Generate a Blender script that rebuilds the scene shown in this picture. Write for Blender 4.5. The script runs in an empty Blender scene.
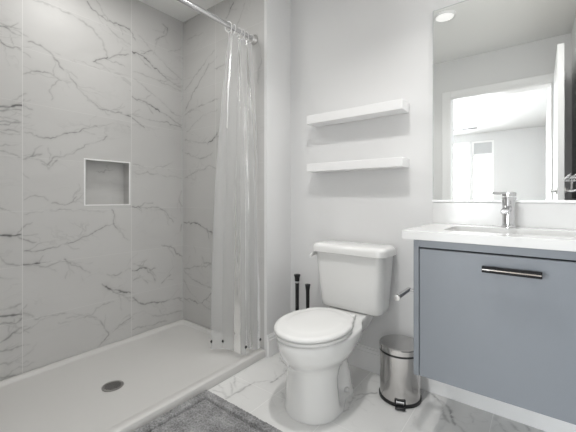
import bpy, bmesh, math, random
import numpy as np
from mathutils import Vector, Matrix, noise

random.seed(7)
C = bpy.context.scene.collection
S = bpy.context.scene

# ------------------------------------------------------------------ camera, world, exposure
EYE = 1.02
cam_d = bpy.data.cameras.new('camera')
cam_d.sensor_width = 36.0
cam_d.lens = 328.0 / 576.0 * 36.0
cam_d.shift_y = -18.0 / 576.0
cam_d.clip_start = 0.02
cam = bpy.data.objects.new('camera', cam_d)
cam.location = (0, 0, EYE)
cam.rotation_euler = (math.radians(90), 0, math.atan((540 - 288) / 328.0))
C.objects.link(cam)
S.camera = cam

world = bpy.data.worlds.new('sky')
S.world = world
world.use_nodes = True
wb = world.node_tree.nodes['Background']
wb.inputs['Color'].default_value = (0.93, 0.96, 1.0, 1)
wb.inputs['Strength'].default_value = 2.2

S.view_settings.view_transform = 'Standard'
S.view_settings.look = 'None'
S.view_settings.exposure = 0.46
S.view_settings.gamma = 1.0
S.view_settings.use_curve_mapping = False

def area_light(name, loc, rot, sx, sy, power, color, shape='RECTANGLE'):
    d = bpy.data.lights.new(name, 'AREA')
    d.shape = shape; d.size = sx; d.size_y = sy
    d.energy = power; d.color = color
    o = bpy.data.objects.new(name, d)
    o.location = loc; o.rotation_euler = rot
    C.objects.link(o)
    return o

R = math.radians
# daylight through the bedroom's windows (on the far wall, and on its left side)
area_light('window_daylight', (-2.10, -5.02, 1.50), (R(78), 0, 0), 2.6, 1.8, 250, (0.97, 0.985, 1.0))
area_light('side_window_daylight', (-3.66, -1.7, 1.3), (0, R(-90), 0), 1.9, 1.9, 18, (0.97, 0.985, 1.0))
# unseen fill lights added over the mirror and the shower for evenness
area_light('vanity_fill_light', (-0.12, 1.725, 2.20), (R(-62), 0, 0), 0.62, 0.10, 3.6, (1.0, 0.985, 0.96))
area_light('shower_fill_light', (-1.72, 0.80, 2.408), (0, 0, 0), 0.36, 0.36, 4.3, (1.0, 0.985, 0.96), 'DISK')

# ------------------------------------------------------------------ room numbers (metres)
Y_BACK = 1.839      # wall with the shelves and the mirror
Y_END = 1.587       # tiled end wall of the shower
X_RET = -1.39       # corner where the shower's end wall stops
X_TILE = -2.287     # tiled long wall of the shower
X_RIGHT = 0.215
Y_FRONT = -0.06     # wall with the doorway, just behind the camera
Y_NEAR = 0.062      # near end of the shower
CEIL = 2.44
TH = 0.10

# ------------------------------------------------------------------ materials
def mat(name, color, rough=0.5, metal=0.0, coat=0.0, spec=0.5, bump=None, var=None, aniso=0.0):
    m = bpy.data.materials.new(name); m.use_nodes = True
    nt = m.node_tree; b = nt.nodes['Principled BSDF']
    b.inputs['Base Color'].default_value = (*color, 1)
    b.inputs['Roughness'].default_value = rough
    b.inputs['Metallic'].default_value = metal
    b.inputs['Coat Weight'].default_value = coat
    b.inputs['Coat Roughness'].default_value = 0.05
    b.inputs['Specular IOR Level'].default_value = spec
    if aniso: b.inputs['Anisotropic'].default_value = aniso
    if bump or var:
        tc = nt.nodes.new('ShaderNodeTexCoord')
        n = nt.nodes.new('ShaderNodeTexNoise')
        n.inputs['Scale'].default_value = (bump or var)[0]; n.inputs['Detail'].default_value = 4
        nt.links.new(tc.outputs['Object'], n.inputs['Vector'])
        if bump:
            bp = nt.nodes.new('ShaderNodeBump'); bp.inputs['Strength'].default_value = bump[1]; bp.inputs['Distance'].default_value = 0.002
            nt.links.new(n.outputs['Fac'], bp.inputs['Height']); nt.links.new(bp.outputs['Normal'], b.inputs['Normal'])
        if var:
            mx = nt.nodes.new('ShaderNodeMix'); mx.data_type = 'RGBA'
            mx.inputs['A'].default_value = (*[c * (1 - var[1]) for c in color], 1)
            mx.inputs['B'].default_value = (*[min(1, c * (1 + var[1])) for c in color], 1)
            nt.links.new(n.outputs['Fac'], mx.inputs['Factor']); nt.links.new(mx.outputs['Result'], b.inputs['Base Color'])
    return m

def emit_mat(name, color, strength):
    m = bpy.data.materials.new(name); m.use_nodes = True
    b = m.node_tree.nodes['Principled BSDF']
    b.inputs['Base Color'].default_value = (0.9, 0.9, 0.9, 1)
    b.inputs['Emission Color'].default_value = (*color, 1)
    b.inputs['Emission Strength'].default_value = strength
    return m

def marble(name, iu, iv, tu, tv, u0, v0, base, vein, grout, gw=0.0026, rough=0.38, traced=False, vein_amt=1.0):
    """Marble-look porcelain tiles: (iu, iv) are the axes of the surface, (tu, tv) the tile size."""
    m = bpy.data.materials.new(name); m.use_nodes = True
    nt = m.node_tree; N = nt.nodes; L = nt.links
    b = N['Principled BSDF']
    tc = N.new('ShaderNodeTexCoord'); sp = N.new('ShaderNodeSeparateXYZ')
    L.new(tc.outputs['Object'], sp.inputs[0])
    def mth(op, a, bb=None, clamp=False):
        n = N.new('ShaderNodeMath'); n.operation = op; n.use_clamp = clamp
        for i, v in enumerate((a, bb)):
            if v is None: continue
            if hasattr(v, 'is_output'): L.new(v, n.inputs[i])
            else: n.inputs[i].default_value = v
        return n.outputs[0]
    u = mth('DIVIDE', mth('SUBTRACT', sp.outputs[iu], u0), tu)
    v = mth('DIVIDE', mth('SUBTRACT', sp.outputs[iv], v0), tv)
    fu, fv = mth('FRACT', u), mth('FRACT', v)
    cu, cv = mth('FLOOR', u), mth('FLOOR', v)
    comb = N.new('ShaderNodeCombineXYZ'); L.new(cu, comb.inputs[0]); L.new(cv, comb.inputs[1])
    wn = N.new('ShaderNodeTexWhiteNoise'); wn.noise_dimensions = '3D'; L.new(comb.outputs[0], wn.inputs['Vector'])
    off = N.new('ShaderNodeVectorMath'); off.operation = 'SCALE'; off.inputs['Scale'].default_value = 9.0
    L.new(wn.outputs['Color'], off.inputs[0])
    pc = N.new('ShaderNodeCombineXYZ')
    L.new(sp.outputs[iu], pc.inputs[0]); L.new(mth('MULTIPLY', sp.outputs[iv], 1.9), pc.inputs[1])
    add = N.new('ShaderNodeVectorMath'); add.operation = 'ADD'
    L.new(pc.outputs[0], add.inputs[0]); L.new(off.outputs[0], add.inputs[1])
    rot = N.new('ShaderNodeVectorRotate'); rot.rotation_type = 'Z_AXIS'
    L.new(add.outputs[0], rot.inputs['Vector'])
    L.new(mth('MULTIPLY', mth('SUBTRACT', wn.outputs['Value'], 0.5), 1.3), rot.inputs['Angle'])
    def veins(scale, width, mask_scale, lo, hi):
        n = N.new('ShaderNodeTexNoise'); n.inputs['Scale'].default_value = scale
        n.inputs['Detail'].default_value = 5; n.inputs['Roughness'].default_value = 0.55; n.inputs['Distortion'].default_value = 0.6
        L.new(rot.outputs[0], n.inputs['Vector'])
        d = mth('ABSOLUTE', mth('SUBTRACT', n.outputs['Fac'], 0.5))
        line = mth('SUBTRACT', 1.0, mth('DIVIDE', d, width), True)
        k = N.new('ShaderNodeTexNoise'); k.inputs['Scale'].default_value = mask_scale; k.inputs['Detail'].default_value = 2
        L.new(rot.outputs[0], k.inputs['Vector'])
        mr = N.new('ShaderNodeMapRange'); mr.inputs['From Min'].default_value = lo; mr.inputs['From Max'].default_value = hi
        L.new(k.outputs['Fac'], mr.inputs['Value'])
        return mth('MULTIPLY', line, mr.outputs[0])
    v1 = mth('MULTIPLY', veins(1.6, 0.012, 2.3, 0.52, 0.75), 0.75 * vein_amt)
    v2 = mth('MULTIPLY', veins(3.4, 0.014, 2.9, 0.48, 0.75), 0.35 * vein_amt)
    v3 = mth('MULTIPLY', veins(1.1, 0.09, 1.7, 0.45, 0.8), 0.22 * vein_amt)
    tot = mth('ADD', mth('MAXIMUM', v1, v2), v3, True)
    if traced:
        at = N.new('ShaderNodeAttribute'); at.attribute_name = 'vein'
        keep = N.new('ShaderNodeAttribute'); keep.attribute_name = 'loose'
        tot = mth('MAXIMUM', mth('MULTIPLY', tot, keep.outputs['Fac']), at.outputs['Fac'], True)
    cl = N.new('ShaderNodeTexNoise'); cl.inputs['Scale'].default_value = 2.0; cl.inputs['Detail'].default_value = 3
    L.new(add.outputs[0], cl.inputs['Vector'])
    mb = N.new('ShaderNodeMix'); mb.data_type = 'RGBA'
    mb.inputs['A'].default_value = (*[c * 0.955 for c in base], 1); mb.inputs['B'].default_value = (*[min(1, c * 1.045) for c in base], 1)
    L.new(cl.outputs['Fac'], mb.inputs['Factor'])
    m1 = N.new('ShaderNodeMix'); m1.data_type = 'RGBA'
    L.new(tot, m1.inputs['Factor']); L.new(mb.outputs['Result'], m1.inputs['A']); m1.inputs['B'].default_value = (*vein, 1)
    # grout joints
    def edge(fr, size):
        d = mth('MINIMUM', fr, mth('SUBTRACT', 1.0, fr))
        return mth('LESS_THAN', mth('MULTIPLY', d, size), gw / 2)
    g = mth('MAXIMUM', edge(fu, tu), mth('MULTIPLY', edge(fv, tv), 0.45))
    m2 = N.new('ShaderNodeMix'); m2.data_type = 'RGBA'
    L.new(g, m2.inputs['Factor']); L.new(m1.outputs['Result'], m2.inputs['A']); m2.inputs['B'].default_value = (*grout, 1)
    L.new(m2.outputs['Result'], b.inputs['Base Color'])
    rr = mth('ADD', mth('MULTIPLY', g, 0.5), rough)
    L.new(rr, b.inputs['Roughness'])
    b.inputs['Specular IOR Level'].default_value = 0.4
    return m

WALLC = (0.79, 0.79, 0.79)
M = {}
M['wall'] = mat('wall_paint', WALLC, 0.55, spec=0.3, bump=(220, 0.05))
M['ceiling'] = mat('ceiling_paint', (0.87, 0.87, 0.855), 0.8, spec=0.2)
M['trim'] = mat('trim_paint', (0.91, 0.91, 0.91), 0.3, spec=0.4)
TB = (0.585, 0.58, 0.568); TV = (0.115, 0.113, 0.112); TG = (0.72, 0.715, 0.70)
M['tile_left'] = marble('marble_tile_long_wall', 1, 2, 0.615, 0.305, 0.548, 0.030, TB, TV, TG, traced=True)
M['tile_end'] = marble('marble_tile_end_wall', 0, 2, 0.610, 0.305, -1.89, 0.030, TB, TV, TG, traced=True)
M['tile_floor'] = marble('marble_floor_tile', 0, 1, 0.305, 0.610, -1.09, 1.305, (0.78, 0.78, 0.77), (0.22, 0.22, 0.22), (0.86, 0.86, 0.85), rough=0.18, traced=True)
M['tile_niche'] = marble('marble_tile_niche', 1, 2, 0.9, 0.9, 0.4, 0.5, TB, TV, TG, vein_amt=1.2)
M['acrylic'] = mat('pan_acrylic', (0.64, 0.633, 0.618), 0.35, spec=0.4)
M['porcelain'] = mat('porcelain', (0.84, 0.84, 0.83), 0.08, coat=0.6)
M['seat'] = mat('seat_plastic', (0.79, 0.79, 0.78), 0.22)
M['chrome'] = mat('chrome', (0.66, 0.66, 0.67), 0.1, 1.0)
M['nickel'] = mat('brushed_nickel', (0.62, 0.61, 0.60), 0.28, 1.0, var=(90, 0.06))
M['steel'] = mat('brushed_steel', (0.60, 0.585, 0.575), 0.14, 1.0)
M['steel_lid'] = mat('brushed_steel_lid', (0.55, 0.545, 0.54), 0.34, 1.0)
M['black'] = mat('black_plastic', (0.012, 0.012, 0.013), 0.35)
M['dark_metal'] = mat('black_metal', (0.012, 0.012, 0.013), 0.45, 0.0, spec=0.12)
M['vanity'] = mat('blue_grey_lacquer', (0.205, 0.223, 0.248), 0.38, var=(4, 0.02))
M['quartz'] = mat('white_quartz', (0.74, 0.74, 0.735), 0.16, var=(30, 0.015))
M['mirror'] = mat('mirror_silver', (0.90, 0.915, 0.905), 0.0, 1.0)
M['alu'] = mat('satin_aluminium_edging', (0.93, 0.93, 0.92), 0.3, 0.25)
M['drain_steel'] = mat('drain_steel', (0.42, 0.41, 0.40), 0.35, 1.0)
M['edge'] = mat('polished_glass_edge', (0.60, 0.63, 0.62), 0.2)
M['hole'] = mat('drain_shadow', (0.01, 0.01, 0.01), 0.8)
M['lamp'] = emit_mat('lamp_diffuser', (1.0, 0.98, 0.95), 0.35)
M['wall_far'] = mat('bedroom_wall_paint', (0.70, 0.705, 0.71), 0.6, spec=0.2)
M['wood'] = mat('bedroom_floor_boards', (0.42, 0.36, 0.30), 0.35, var=(6, 0.15))
M['blind'] = mat('roller_blind_fabric', (0.55, 0.56, 0.57), 0.8)

def mat_mat():
    m = bpy.data.materials.new('grey_chenille'); m.use_nodes = True
    nt = m.node_tree; N = nt.nodes; L = nt.links; b = N['Principled BSDF']
    tc = N.new('ShaderNodeTexCoord')
    n = N.new('ShaderNodeTexNoise'); n.inputs['Scale'].default_value = 14; n.inputs['Detail'].default_value = 6; n.inputs['Roughness'].default_value = 0.7
    L.new(tc.outputs['Object'], n.inputs['Vector'])
    n2 = N.new('ShaderNodeTexNoise'); n2.inputs['Scale'].default_value = 130; n2.inputs['Detail'].default_value = 3
    L.new(tc.outputs['Object'], n2.inputs['Vector'])
    a = N.new('ShaderNodeMath'); a.operation = 'ADD'; L.new(n.outputs['Fac'], a.inputs[0]); L.new(n2.outputs['Fac'], a.inputs[1])
    r = N.new('ShaderNodeMapRange'); r.inputs['From Min'].default_value = 0.72; r.inputs['From Max'].default_value = 1.28
    L.new(a.outputs[0], r.inputs['Value'])
    mx = N.new('ShaderNodeMix'); mx.data_type = 'RGBA'
    mx.inputs['A'].default_value = (0.125, 0.125, 0.127, 1); mx.inputs['B'].default_value = (0.40, 0.40, 0.405, 1)
    L.new(r.outputs[0], mx.inputs['Factor']); L.new(mx.outputs['Result'], b.inputs['Base Color'])
    b.inputs['Roughness'].default_value = 0.95; b.inputs['Specular IOR Level'].default_value = 0.1
    b.inputs['Sheen Weight'].default_value = 0.3
    return m
M['chenille'] = mat_mat()

def clear_mat(name, milk, gloss_rough, tint=(0.97, 0.98, 0.98), ior=1.3):
    """Thin clear plastic or glass: see-through, a little milky, glossy at grazing angles."""
    m = bpy.data.materials.new(name); m.use_nodes = True
    nt = m.node_tree; N = nt.nodes; L = nt.links
    for n in list(N): N.remove(n)
    out = N.new('ShaderNodeOutputMaterial')
    tr = N.new('ShaderNodeBsdfTransparent'); tr.inputs['Color'].default_value = (*tint, 1)
    df = N.new('ShaderNodeBsdfDiffuse'); df.inputs['Color'].default_value = (0.9, 0.9, 0.9, 1)
    tl = N.new('ShaderNodeBsdfTranslucent'); tl.inputs['Color'].default_value = (0.9, 0.9, 0.9, 1)
    ml = N.new('ShaderNodeMixShader'); ml.inputs[0].default_value = 0.4
    L.new(df.outputs[0], ml.inputs[1]); L.new(tl.outputs[0], ml.inputs[2])
    m1 = N.new('ShaderNodeMixShader'); m1.inputs[0].default_value = milk
    L.new(tr.outputs[0], m1.inputs[1]); L.new(ml.outputs[0], m1.inputs[2])
    gl = N.new('ShaderNodeBsdfGlossy'); gl.inputs['Roughness'].default_value = gloss_rough; gl.inputs['Color'].default_value = (1, 1, 1, 1)
    fr = N.new('ShaderNodeFresnel'); fr.inputs['IOR'].default_value = ior
    m2 = N.new('ShaderNodeMixShader')
    L.new(fr.outputs[0], m2.inputs[0]); L.new(m1.outputs[0], m2.inputs[1]); L.new(gl.outputs[0], m2.inputs[2])
    L.new(m2.outputs[0], out.inputs['Surface'])
    return m
M['clear'] = clear_mat('clear_vinyl', 0.36, 0.17)
M['glass'] = clear_mat('window_glass', 0.0, 0.0)
M['white_plastic'] = mat('white_plastic', (0.85, 0.85, 0.85), 0.3)

# ------------------------------------------------------------------ mesh helpers
class MB:
    def __init__(s): s.v = []; s.f = []
    def add(s, v, f):
        o = len(s.v); s.v += [tuple(p) for p in v]; s.f += [tuple(o + i for i in q) for q in f]; return s
    def box(s, x0, x1, y0, y1, z0, z1):
        v = [(x, y, z) for x in (x0, x1) for y in (y0, y1) for z in (z0, z1)]
        return s.add(v, [(0, 1, 3, 2), (4, 6, 7, 5), (0, 4, 5, 1), (2, 3, 7, 6), (0, 2, 6, 4), (1, 5, 7, 3)])
    def loft(s, rings, cap0=True, cap1=True, closed=True):
        n = len(rings[0]); v = [p for r in rings for p in r]; f = []
        for i in range(len(rings) - 1):
            for k in range(n if closed else n - 1):
                a = i * n + k; b = i * n + (k + 1) % n
                f.append((a, b, b + n, a + n))
        if cap0: f.append(tuple(reversed(range(n))))
        if cap1: f.append(tuple(range((len(rings) - 1) * n, len(rings) * n)))
        return s.add(v, f)
    def lathe(s, prof, c=(0, 0, 0), n=40, axis='z', cap0=True, cap1=True):
        rings = []
        for r, h in prof:
            ring = []
            for k in range(n):
                a = 2 * math.pi * k / n
                p = (r * math.cos(a), r * math.sin(a), h)
                if axis == 'x': p = (h, p[0], p[1])
                elif axis == 'y': p = (p[1], h, p[0])
                ring.append((c[0] + p[0], c[1] + p[1], c[2] + p[2]))
            rings.append(ring)
        return s.loft(rings, cap0, cap1)
    def tube(s, pts, r, n=12, cap=True):
        pts = [Vector(p) for p in pts]; rings = []; up = None
        for i, p in enumerate(pts):
            t = (pts[min(i + 1, len(pts) - 1)] - pts[max(i - 1, 0)]).normalized()
            if up is None:
                up = Vector((0, 0, 1)) if abs(t.z) < 0.9 else Vector((1, 0, 0))
            a = t.cross(up).normalized(); up = a.cross(t).normalized()
            rr = r[i] if isinstance(r, (list, tuple)) else r
            rings.append([tuple(p + a * (rr * math.cos(q)) + up * (rr * math.sin(q))) for q in [2 * math.pi * k / n for k in range(n)]])
        return s.loft(rings, cap, cap)
    def torus(s, c, r, rr, axis, n=20, m=8):
        c = Vector(c); ax = Vector(axis).normalized()
        e1 = ax.orthogonal().normalized(); e2 = ax.cross(e1)
        v = []; f = []
        for i in range(n):
            a = 2 * math.pi * i / n; d = e1 * math.cos(a) + e2 * math.sin(a)
            for j in range(m):
                b = 2 * math.pi * j / m
                v.append(tuple(c + d * (r + rr * math.cos(b)) + ax * (rr * math.sin(b))))
        for i in range(n):
            for j in range(m):
                f.append((i * m + j, ((i + 1) % n) * m + j, ((i + 1) % n) * m + (j + 1) % m, i * m + (j + 1) % m))
        return s.add(v, f)
    def build(s, name, material, parent=None, smooth=35, bevel=0.0, seg=2, subsurf=0):
        me = bpy.data.meshes.new(name); me.from_pydata(s.v, [], s.f); me.update()
        bm = bmesh.new(); bm.from_mesh(me); bmesh.ops.recalc_face_normals(bm, faces=bm.faces); bm.to_mesh(me); bm.free()
        if smooth:
            me.polygons.foreach_set('use_smooth', [True] * len(me.polygons))
            me.set_sharp_from_angle(angle=math.radians(smooth))
        me.materials.append(material)
        o = bpy.data.objects.new(name, me); C.objects.link(o)
        if parent is not None: o.parent = parent; o.matrix_parent_inverse = Matrix.Translation(-Vector(parent.location))
        if bevel:
            b = o.modifiers.new('bevel', 'BEVEL'); b.width = bevel; b.segments = seg; b.limit_method = 'ANGLE'; b.angle_limit = math.radians(40)
            b.harden_normals = False
        if subsurf:
            q = o.modifiers.new('subsurf', 'SUBSURF'); q.levels = q.render_levels = subsurf
        return o

def tag(o, label, cat, group=None):
    o['label'] = label; o['category'] = cat
    if group: o['group'] = group
    return o
def thing(name, label, cat, loc=(0, 0, 0), group=None):
    o = bpy.data.objects.new(name, None); o.location = loc; o.empty_display_size = 0.05
    C.objects.link(o); bpy.context.view_layer.update()
    return tag(o, label, cat, group)
def struct(o): o['kind'] = 'structure'; return o
def rrect(cx, cy, hx, hy, r, z, n=8):
    pts = []
    for sx, sy, a0 in ((1, 1, 0), (-1, 1, 90), (-1, -1, 180), (1, -1, 270)):
        for k in range(n + 1):
            a = math.radians(a0 + 90 * k / n)
            pts.append((cx + sx * (hx - r) + r * math.cos(a), cy + sy * (hy - r) + r * math.sin(a), z))
    return pts

# ------------------------------------------------------------------ veined surfaces of the setting
VEINS_LEFT = [
    (0.7, 6, [(0.452, 1.939), (0.487, 1.935), (0.54, 1.92)]),
    (0.35, 6, [(0.452, 1.956), (0.494, 1.96), (0.54, 1.957)]),
    (0.6, 5, [(0.452, 1.864), (0.494, 1.843), (0.54, 1.842)]),
    (1, 14, [(0.452, 1.508), (0.494, 1.519), (0.54, 1.544)]),
    (0.6, 8, [(0.452, 1.486), (0.54, 1.516)]),
    (0.4, 6, [(0.452, 1.454), (0.537, 1.443)]),
    (0.4, 6, [(0.452, 1.412), (0.537, 1.449)]),
    (0.3, 6, [(0.452, 1.374), (0.537, 1.373)]),
    (0.75, 6, [(0.574, 1.901), (0.629, 1.893), (0.686, 1.865), (0.714, 1.825), (0.746, 1.794)]),
    (0.45, 4, [(0.746, 1.794), (0.836, 1.708), (0.934, 1.614), (0.958, 1.598)]),
    (0.6, 5, [(0.878, 1.644), (0.946, 1.612), (1.039, 1.604), (1.095, 1.601)]),
    (0.95, 7, [(1.088, 1.602), (1.152, 1.594)]),
    (0.5, 4, [(0.549, 1.711), (0.613, 1.75), (0.677, 1.76), (0.737, 1.731)]),
    (0.35, 9, [(0.597, 2.147), (0.677, 2.15), (0.763, 2.145), (0.855, 2.14), (0.914, 2.109), (0.954, 2.056), (0.996, 1.972), (1.006, 1.946)]),
    (0.65, 5, [(0.878, 2.271), (0.934, 2.221), (0.996, 2.194), (1.072, 2.208)]),
    (0.95, 7, [(1.072, 2.208), (1.148, 2.205)]),
    (0.35, 5, [(0.934, 2.308), (1.006, 2.209), (1.061, 2.199)]),
    (0.4, 4, [(0.996, 2.171), (1.05, 2.126), (1.152, 2.085)]),
    (0.8, 5, [(0.914, 1.9), (1.006, 1.953)]),
    (0.5, 4, [(1.006, 1.953), (1.083, 2.002), (1.141, 2.034)]),
    (0.85, 6, [(1.169, 2.055), (1.25, 2.048), (1.355, 1.996)]),
    (0.6, 5, [(1.355, 1.996), (1.438, 1.944), (1.557, 1.907)]),
    (0.85, 6, [(1.169, 1.737), (1.276, 1.726), (1.382, 1.675)]),
    (0.6, 5, [(1.382, 1.675), (1.467, 1.641), (1.572, 1.608)]),
    (0.5, 4, [(1.377, 1.906), (1.467, 1.927), (1.572, 1.9)]),
    (0.3, 4, [(1.176, 1.869), (1.355, 1.782), (1.496, 1.686), (1.572, 1.669)]),
    (0.45, 4, [(1.176, 1.609), (1.276, 1.587), (1.438, 1.61), (1.572, 1.581)]),
    (0.3, 4, [(1.213, 2.19), (1.302, 2.114), (1.438, 2.035), (1.572, 1.97)]),
    (0.55, 5, [(1.404, 2.35), (1.444, 2.333), (1.43, 2.268), (1.349, 2.202)]),
    (0.4, 4, [(1.438, 2.356), (1.41, 2.281)]),
    (0.35, 4, [(1.453, 2.156), (1.526, 2.195), (1.572, 2.233)]),
    (0.3, 5, [(1.176, 1.916), (1.328, 1.913), (1.572, 1.889)]),
    (0.3, 4, [(0.686, 1.599), (0.677, 1.656), (0.72, 1.727)]),
    (0.55, 4, [(0.556, 1.389), (0.623, 1.376), (0.703, 1.384), (0.806, 1.429), (0.937, 1.486)]),
    (0.3, 4, [(0.937, 1.486), (1.018, 1.522), (1.15, 1.523)]),
    (0.85, 8, [(0.549, 1.235), (0.593, 1.255), (0.636, 1.275)]),
    (0.5, 5, [(0.663, 1.211), (0.703, 1.259), (0.771, 1.279), (0.86, 1.34), (0.937, 1.391), (0.993, 1.438)]),
    (0.35, 8, [(0.639, 1.219), (0.671, 1.193), (0.72, 1.245)]),
    (0.35, 5, [(0.452, 1.428), (0.535, 1.426)]),
    (0.4, 6, [(0.452, 1.385), (0.535, 1.386)]),
    (0.35, 5, [(0.452, 1.298), (0.535, 1.314)]),
    (0.4, 5, [(0.452, 1.272), (0.535, 1.246)]),
    (0.3, 4, [(0.549, 1.157), (0.578, 1.131)]),
    (0.4, 5, [(0.797, 1.022), (0.824, 1.052)]),
    (0.35, 4, [(0.452, 0.968), (0.493, 0.949), (0.535, 0.93)]),
    (0.95, 9, [(0.452, 0.82), (0.493, 0.808), (0.54, 0.811)]),
    (0.35, 6, [(0.452, 0.708), (0.493, 0.658), (0.535, 0.642)]),
    (0.35, 6, [(0.452, 0.595), (0.535, 0.58)]),
    (0.8, 10, [(0.452, 0.388), (0.506, 0.381), (0.546, 0.383)]),
    (0.5, 8, [(0.452, 0.345), (0.52, 0.333), (0.546, 0.352)]),
    (0.4, 10, [(0.452, 0.422), (0.54, 0.426)]),
    (0.7, 4, [(0.556, 0.724), (0.623, 0.721), (0.703, 0.721), (0.771, 0.742)]),
    (0.5, 4, [(0.771, 0.742), (0.86, 0.784), (0.957, 0.817), (1.05, 0.837)]),
    (0.6, 5, [(1.029, 0.943), (1.05, 0.909), (1.039, 0.844), (1.078, 0.786)]),
    (0.3, 4, [(1.078, 0.786), (1.15, 0.723)]),
    (0.95, 8, [(0.549, 0.649), (0.586, 0.64), (0.627, 0.646)]),
    (0.5, 4, [(0.655, 0.617), (0.703, 0.634), (0.762, 0.644), (0.824, 0.595), (0.898, 0.541)]),
    (0.7, 6, [(0.753, 0.65), (0.779, 0.616)]),
    (0.8, 7, [(0.967, 0.454), (1.018, 0.395), (1.132, 0.359)]),
    (0.4, 5, [(0.998, 0.512), (1.061, 0.492), (1.154, 0.529)]),
    (0.3, 5, [(0.72, 0.272), (0.806, 0.266), (0.898, 0.27), (0.957, 0.307), (1.039, 0.329)]),
    (0.35, 4, [(0.762, 0.289), (0.86, 0.291), (0.937, 0.238)]),
    (0.5, 4, [(0.687, 0.991), (0.753, 0.976), (0.788, 0.989), (0.815, 1.029)]),
    (0.3, 4, [(0.556, 0.929), (0.671, 0.949), (0.842, 0.948), (0.998, 0.922)]),
    (0.35, 4, [(0.556, 1.01), (0.608, 1.029), (0.671, 1.01)]),
    (0.35, 5, [(0.608, 0.325), (0.655, 0.33), (0.753, 0.321)]),
    (0.85, 6, [(1.164, 0.959), (1.235, 0.952)]),
    (0.45, 4, [(1.235, 0.952), (1.368, 0.944), (1.438, 0.902), (1.496, 0.829)]),
    (0.25, 6, [(1.172, 1.202), (1.328, 1.204), (1.572, 1.186)]),
    (0.6, 6, [(1.396, 0.662), (1.496, 0.632), (1.52, 0.576), (1.575, 0.547)]),
    (0.85, 8, [(1.169, 0.506), (1.25, 0.516), (1.341, 0.488)]),
    (0.4, 5, [(1.176, 0.552), (1.25, 0.528), (1.355, 0.436)]),
    (0.5, 5, [(1.396, 0.37), (1.473, 0.421)]),
    (0.45, 4, [(1.176, 0.434), (1.225, 0.46), (1.276, 0.389)]),
    (0.4, 5, [(1.572, 1.079), (1.55, 0.999), (1.572, 0.945)]),
    (0.4, 4, [(1.572, 0.811), (1.557, 0.753)]),
    (0.3, 4, [(1.176, 1.261), (1.302, 1.234), (1.496, 1.301)]),
    (0.85, 7, [(1.169, 0.317), (1.25, 0.257), (1.382, 0.231)]),
    (0.6, 5, [(1.382, 0.231), (1.572, 0.221)]),
    (0.4, 4, [(1.172, 0.088), (1.302, 0.078), (1.438, 0.067)]),
    (0.7, 6, [(1.006, 0.419), (1.061, 0.373), (1.157, 0.355)]),
    (0.5, 4, [(0.938, 0.049), (1.006, 0.107), (0.975, 0.183), (0.924, 0.247)]),
    (0.3, 5, [(0.924, 0.247), (0.799, 0.315), (0.694, 0.333), (0.582, 0.285)]),
    (0.45, 4, [(0.996, 0.093), (1.083, 0.15), (1.164, 0.184)]),
    (0.6, 9, [(0.452, 0.246), (0.508, 0.272), (0.549, 0.295)]),
    (0.4, 8, [(0.452, 0.201), (0.549, 0.187)]),
    (0.4, 8, [(0.452, 0.13), (0.549, 0.124)]),
    (0.4, 8, [(0.452, 0.062), (0.549, 0.031)]),
    (0.35, 6, [(1.176, 0.193), (1.25, 0.196), (1.328, 0.137), (1.572, 0.108)]),
]
VEINS_END = [
    (0.35, 6, [(-2.264, 2.425), (-2.072, 2.439), (-1.878, 2.458)]),
    (0.6, 6, [(-1.777, 2.302), (-1.736, 2.347), (-1.695, 2.384)]),
    (0.5, 5, [(-2.264, 1.714), (-2.155, 1.854), (-2.032, 1.956), (-1.969, 2.029)]),
    (0.35, 5, [(-2.264, 1.889), (-2.093, 1.996), (-1.897, 2.109)]),
    (0.55, 5, [(-2.22, 1.707), (-1.992, 1.729), (-1.86, 1.747)]),
    (0.4, 5, [(-2.264, 1.687), (-2.113, 1.716)]),
    (0.85, 7, [(-1.973, 1.435), (-1.871, 1.493)]),
    (0.4, 5, [(-2.264, 1.486), (-2.113, 1.457), (-1.973, 1.43)]),
    (0.4, 4, [(-1.897, 1.974), (-1.736, 1.959)]),
    (0.25, 4, [(-2.242, 2.284), (-2.032, 2.286)]),
    (0.3, 4, [(-2.242, 1.551), (-2.052, 1.642), (-1.871, 1.663)]),
    (0.3, 4, [(-1.736, 2.136), (-1.635, 2.244), (-1.587, 2.341)]),
    (0.3, 4, [(-1.479, 2.104), (-1.435, 1.917), (-1.479, 1.775)]),
    (0.8, 6, [(-2.279, 0.825), (-2.1, 0.824), (-1.999, 0.791), (-1.909, 0.751)]),
    (0.45, 4, [(-2.279, 0.457), (-2.1, 0.495), (-1.935, 0.526)]),
    (0.5, 4, [(-2.279, 0.439), (-2.169, 0.377), (-2.032, 0.356), (-1.919, 0.354)]),
    (0.7, 5, [(-2.271, 0.21), (-2.1, 0.212), (-1.999, 0.256), (-1.935, 0.316)]),
    (0.45, 5, [(-2.082, 0.213), (-1.966, 0.19), (-1.903, 0.182)]),
    (0.35, 4, [(-2.152, 0.641), (-2.127, 0.593)]),
    (0.5, 5, [(-2.049, 0.576), (-2.025, 0.519), (-1.941, 0.536)]),
    (0.3, 4, [(-2.279, 0.361), (-2.205, 0.273), (-2.082, 0.23)]),
    (0.4, 5, [(-1.767, 0.804), (-1.668, 0.752), (-1.535, 0.761)]),
    (0.35, 5, [(-1.903, 0.346), (-1.724, 0.337), (-1.535, 0.39)]),
    (0.35, 5, [(-1.484, 0.582), (-1.435, 0.597)]),
    (0.35, 5, [(-1.484, 0.38), (-1.435, 0.362)]),
    (0.3, 4, [(-1.903, 0.612), (-1.724, 0.689), (-1.51, 0.671)]),
    (0.4, 5, [(-2.266, 1.384), (-2.06, 1.313), (-1.924, 1.355)]),
    (0.4, 5, [(-2.266, 1.179), (-1.977, 1.255), (-1.872, 1.232)]),
]
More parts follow.
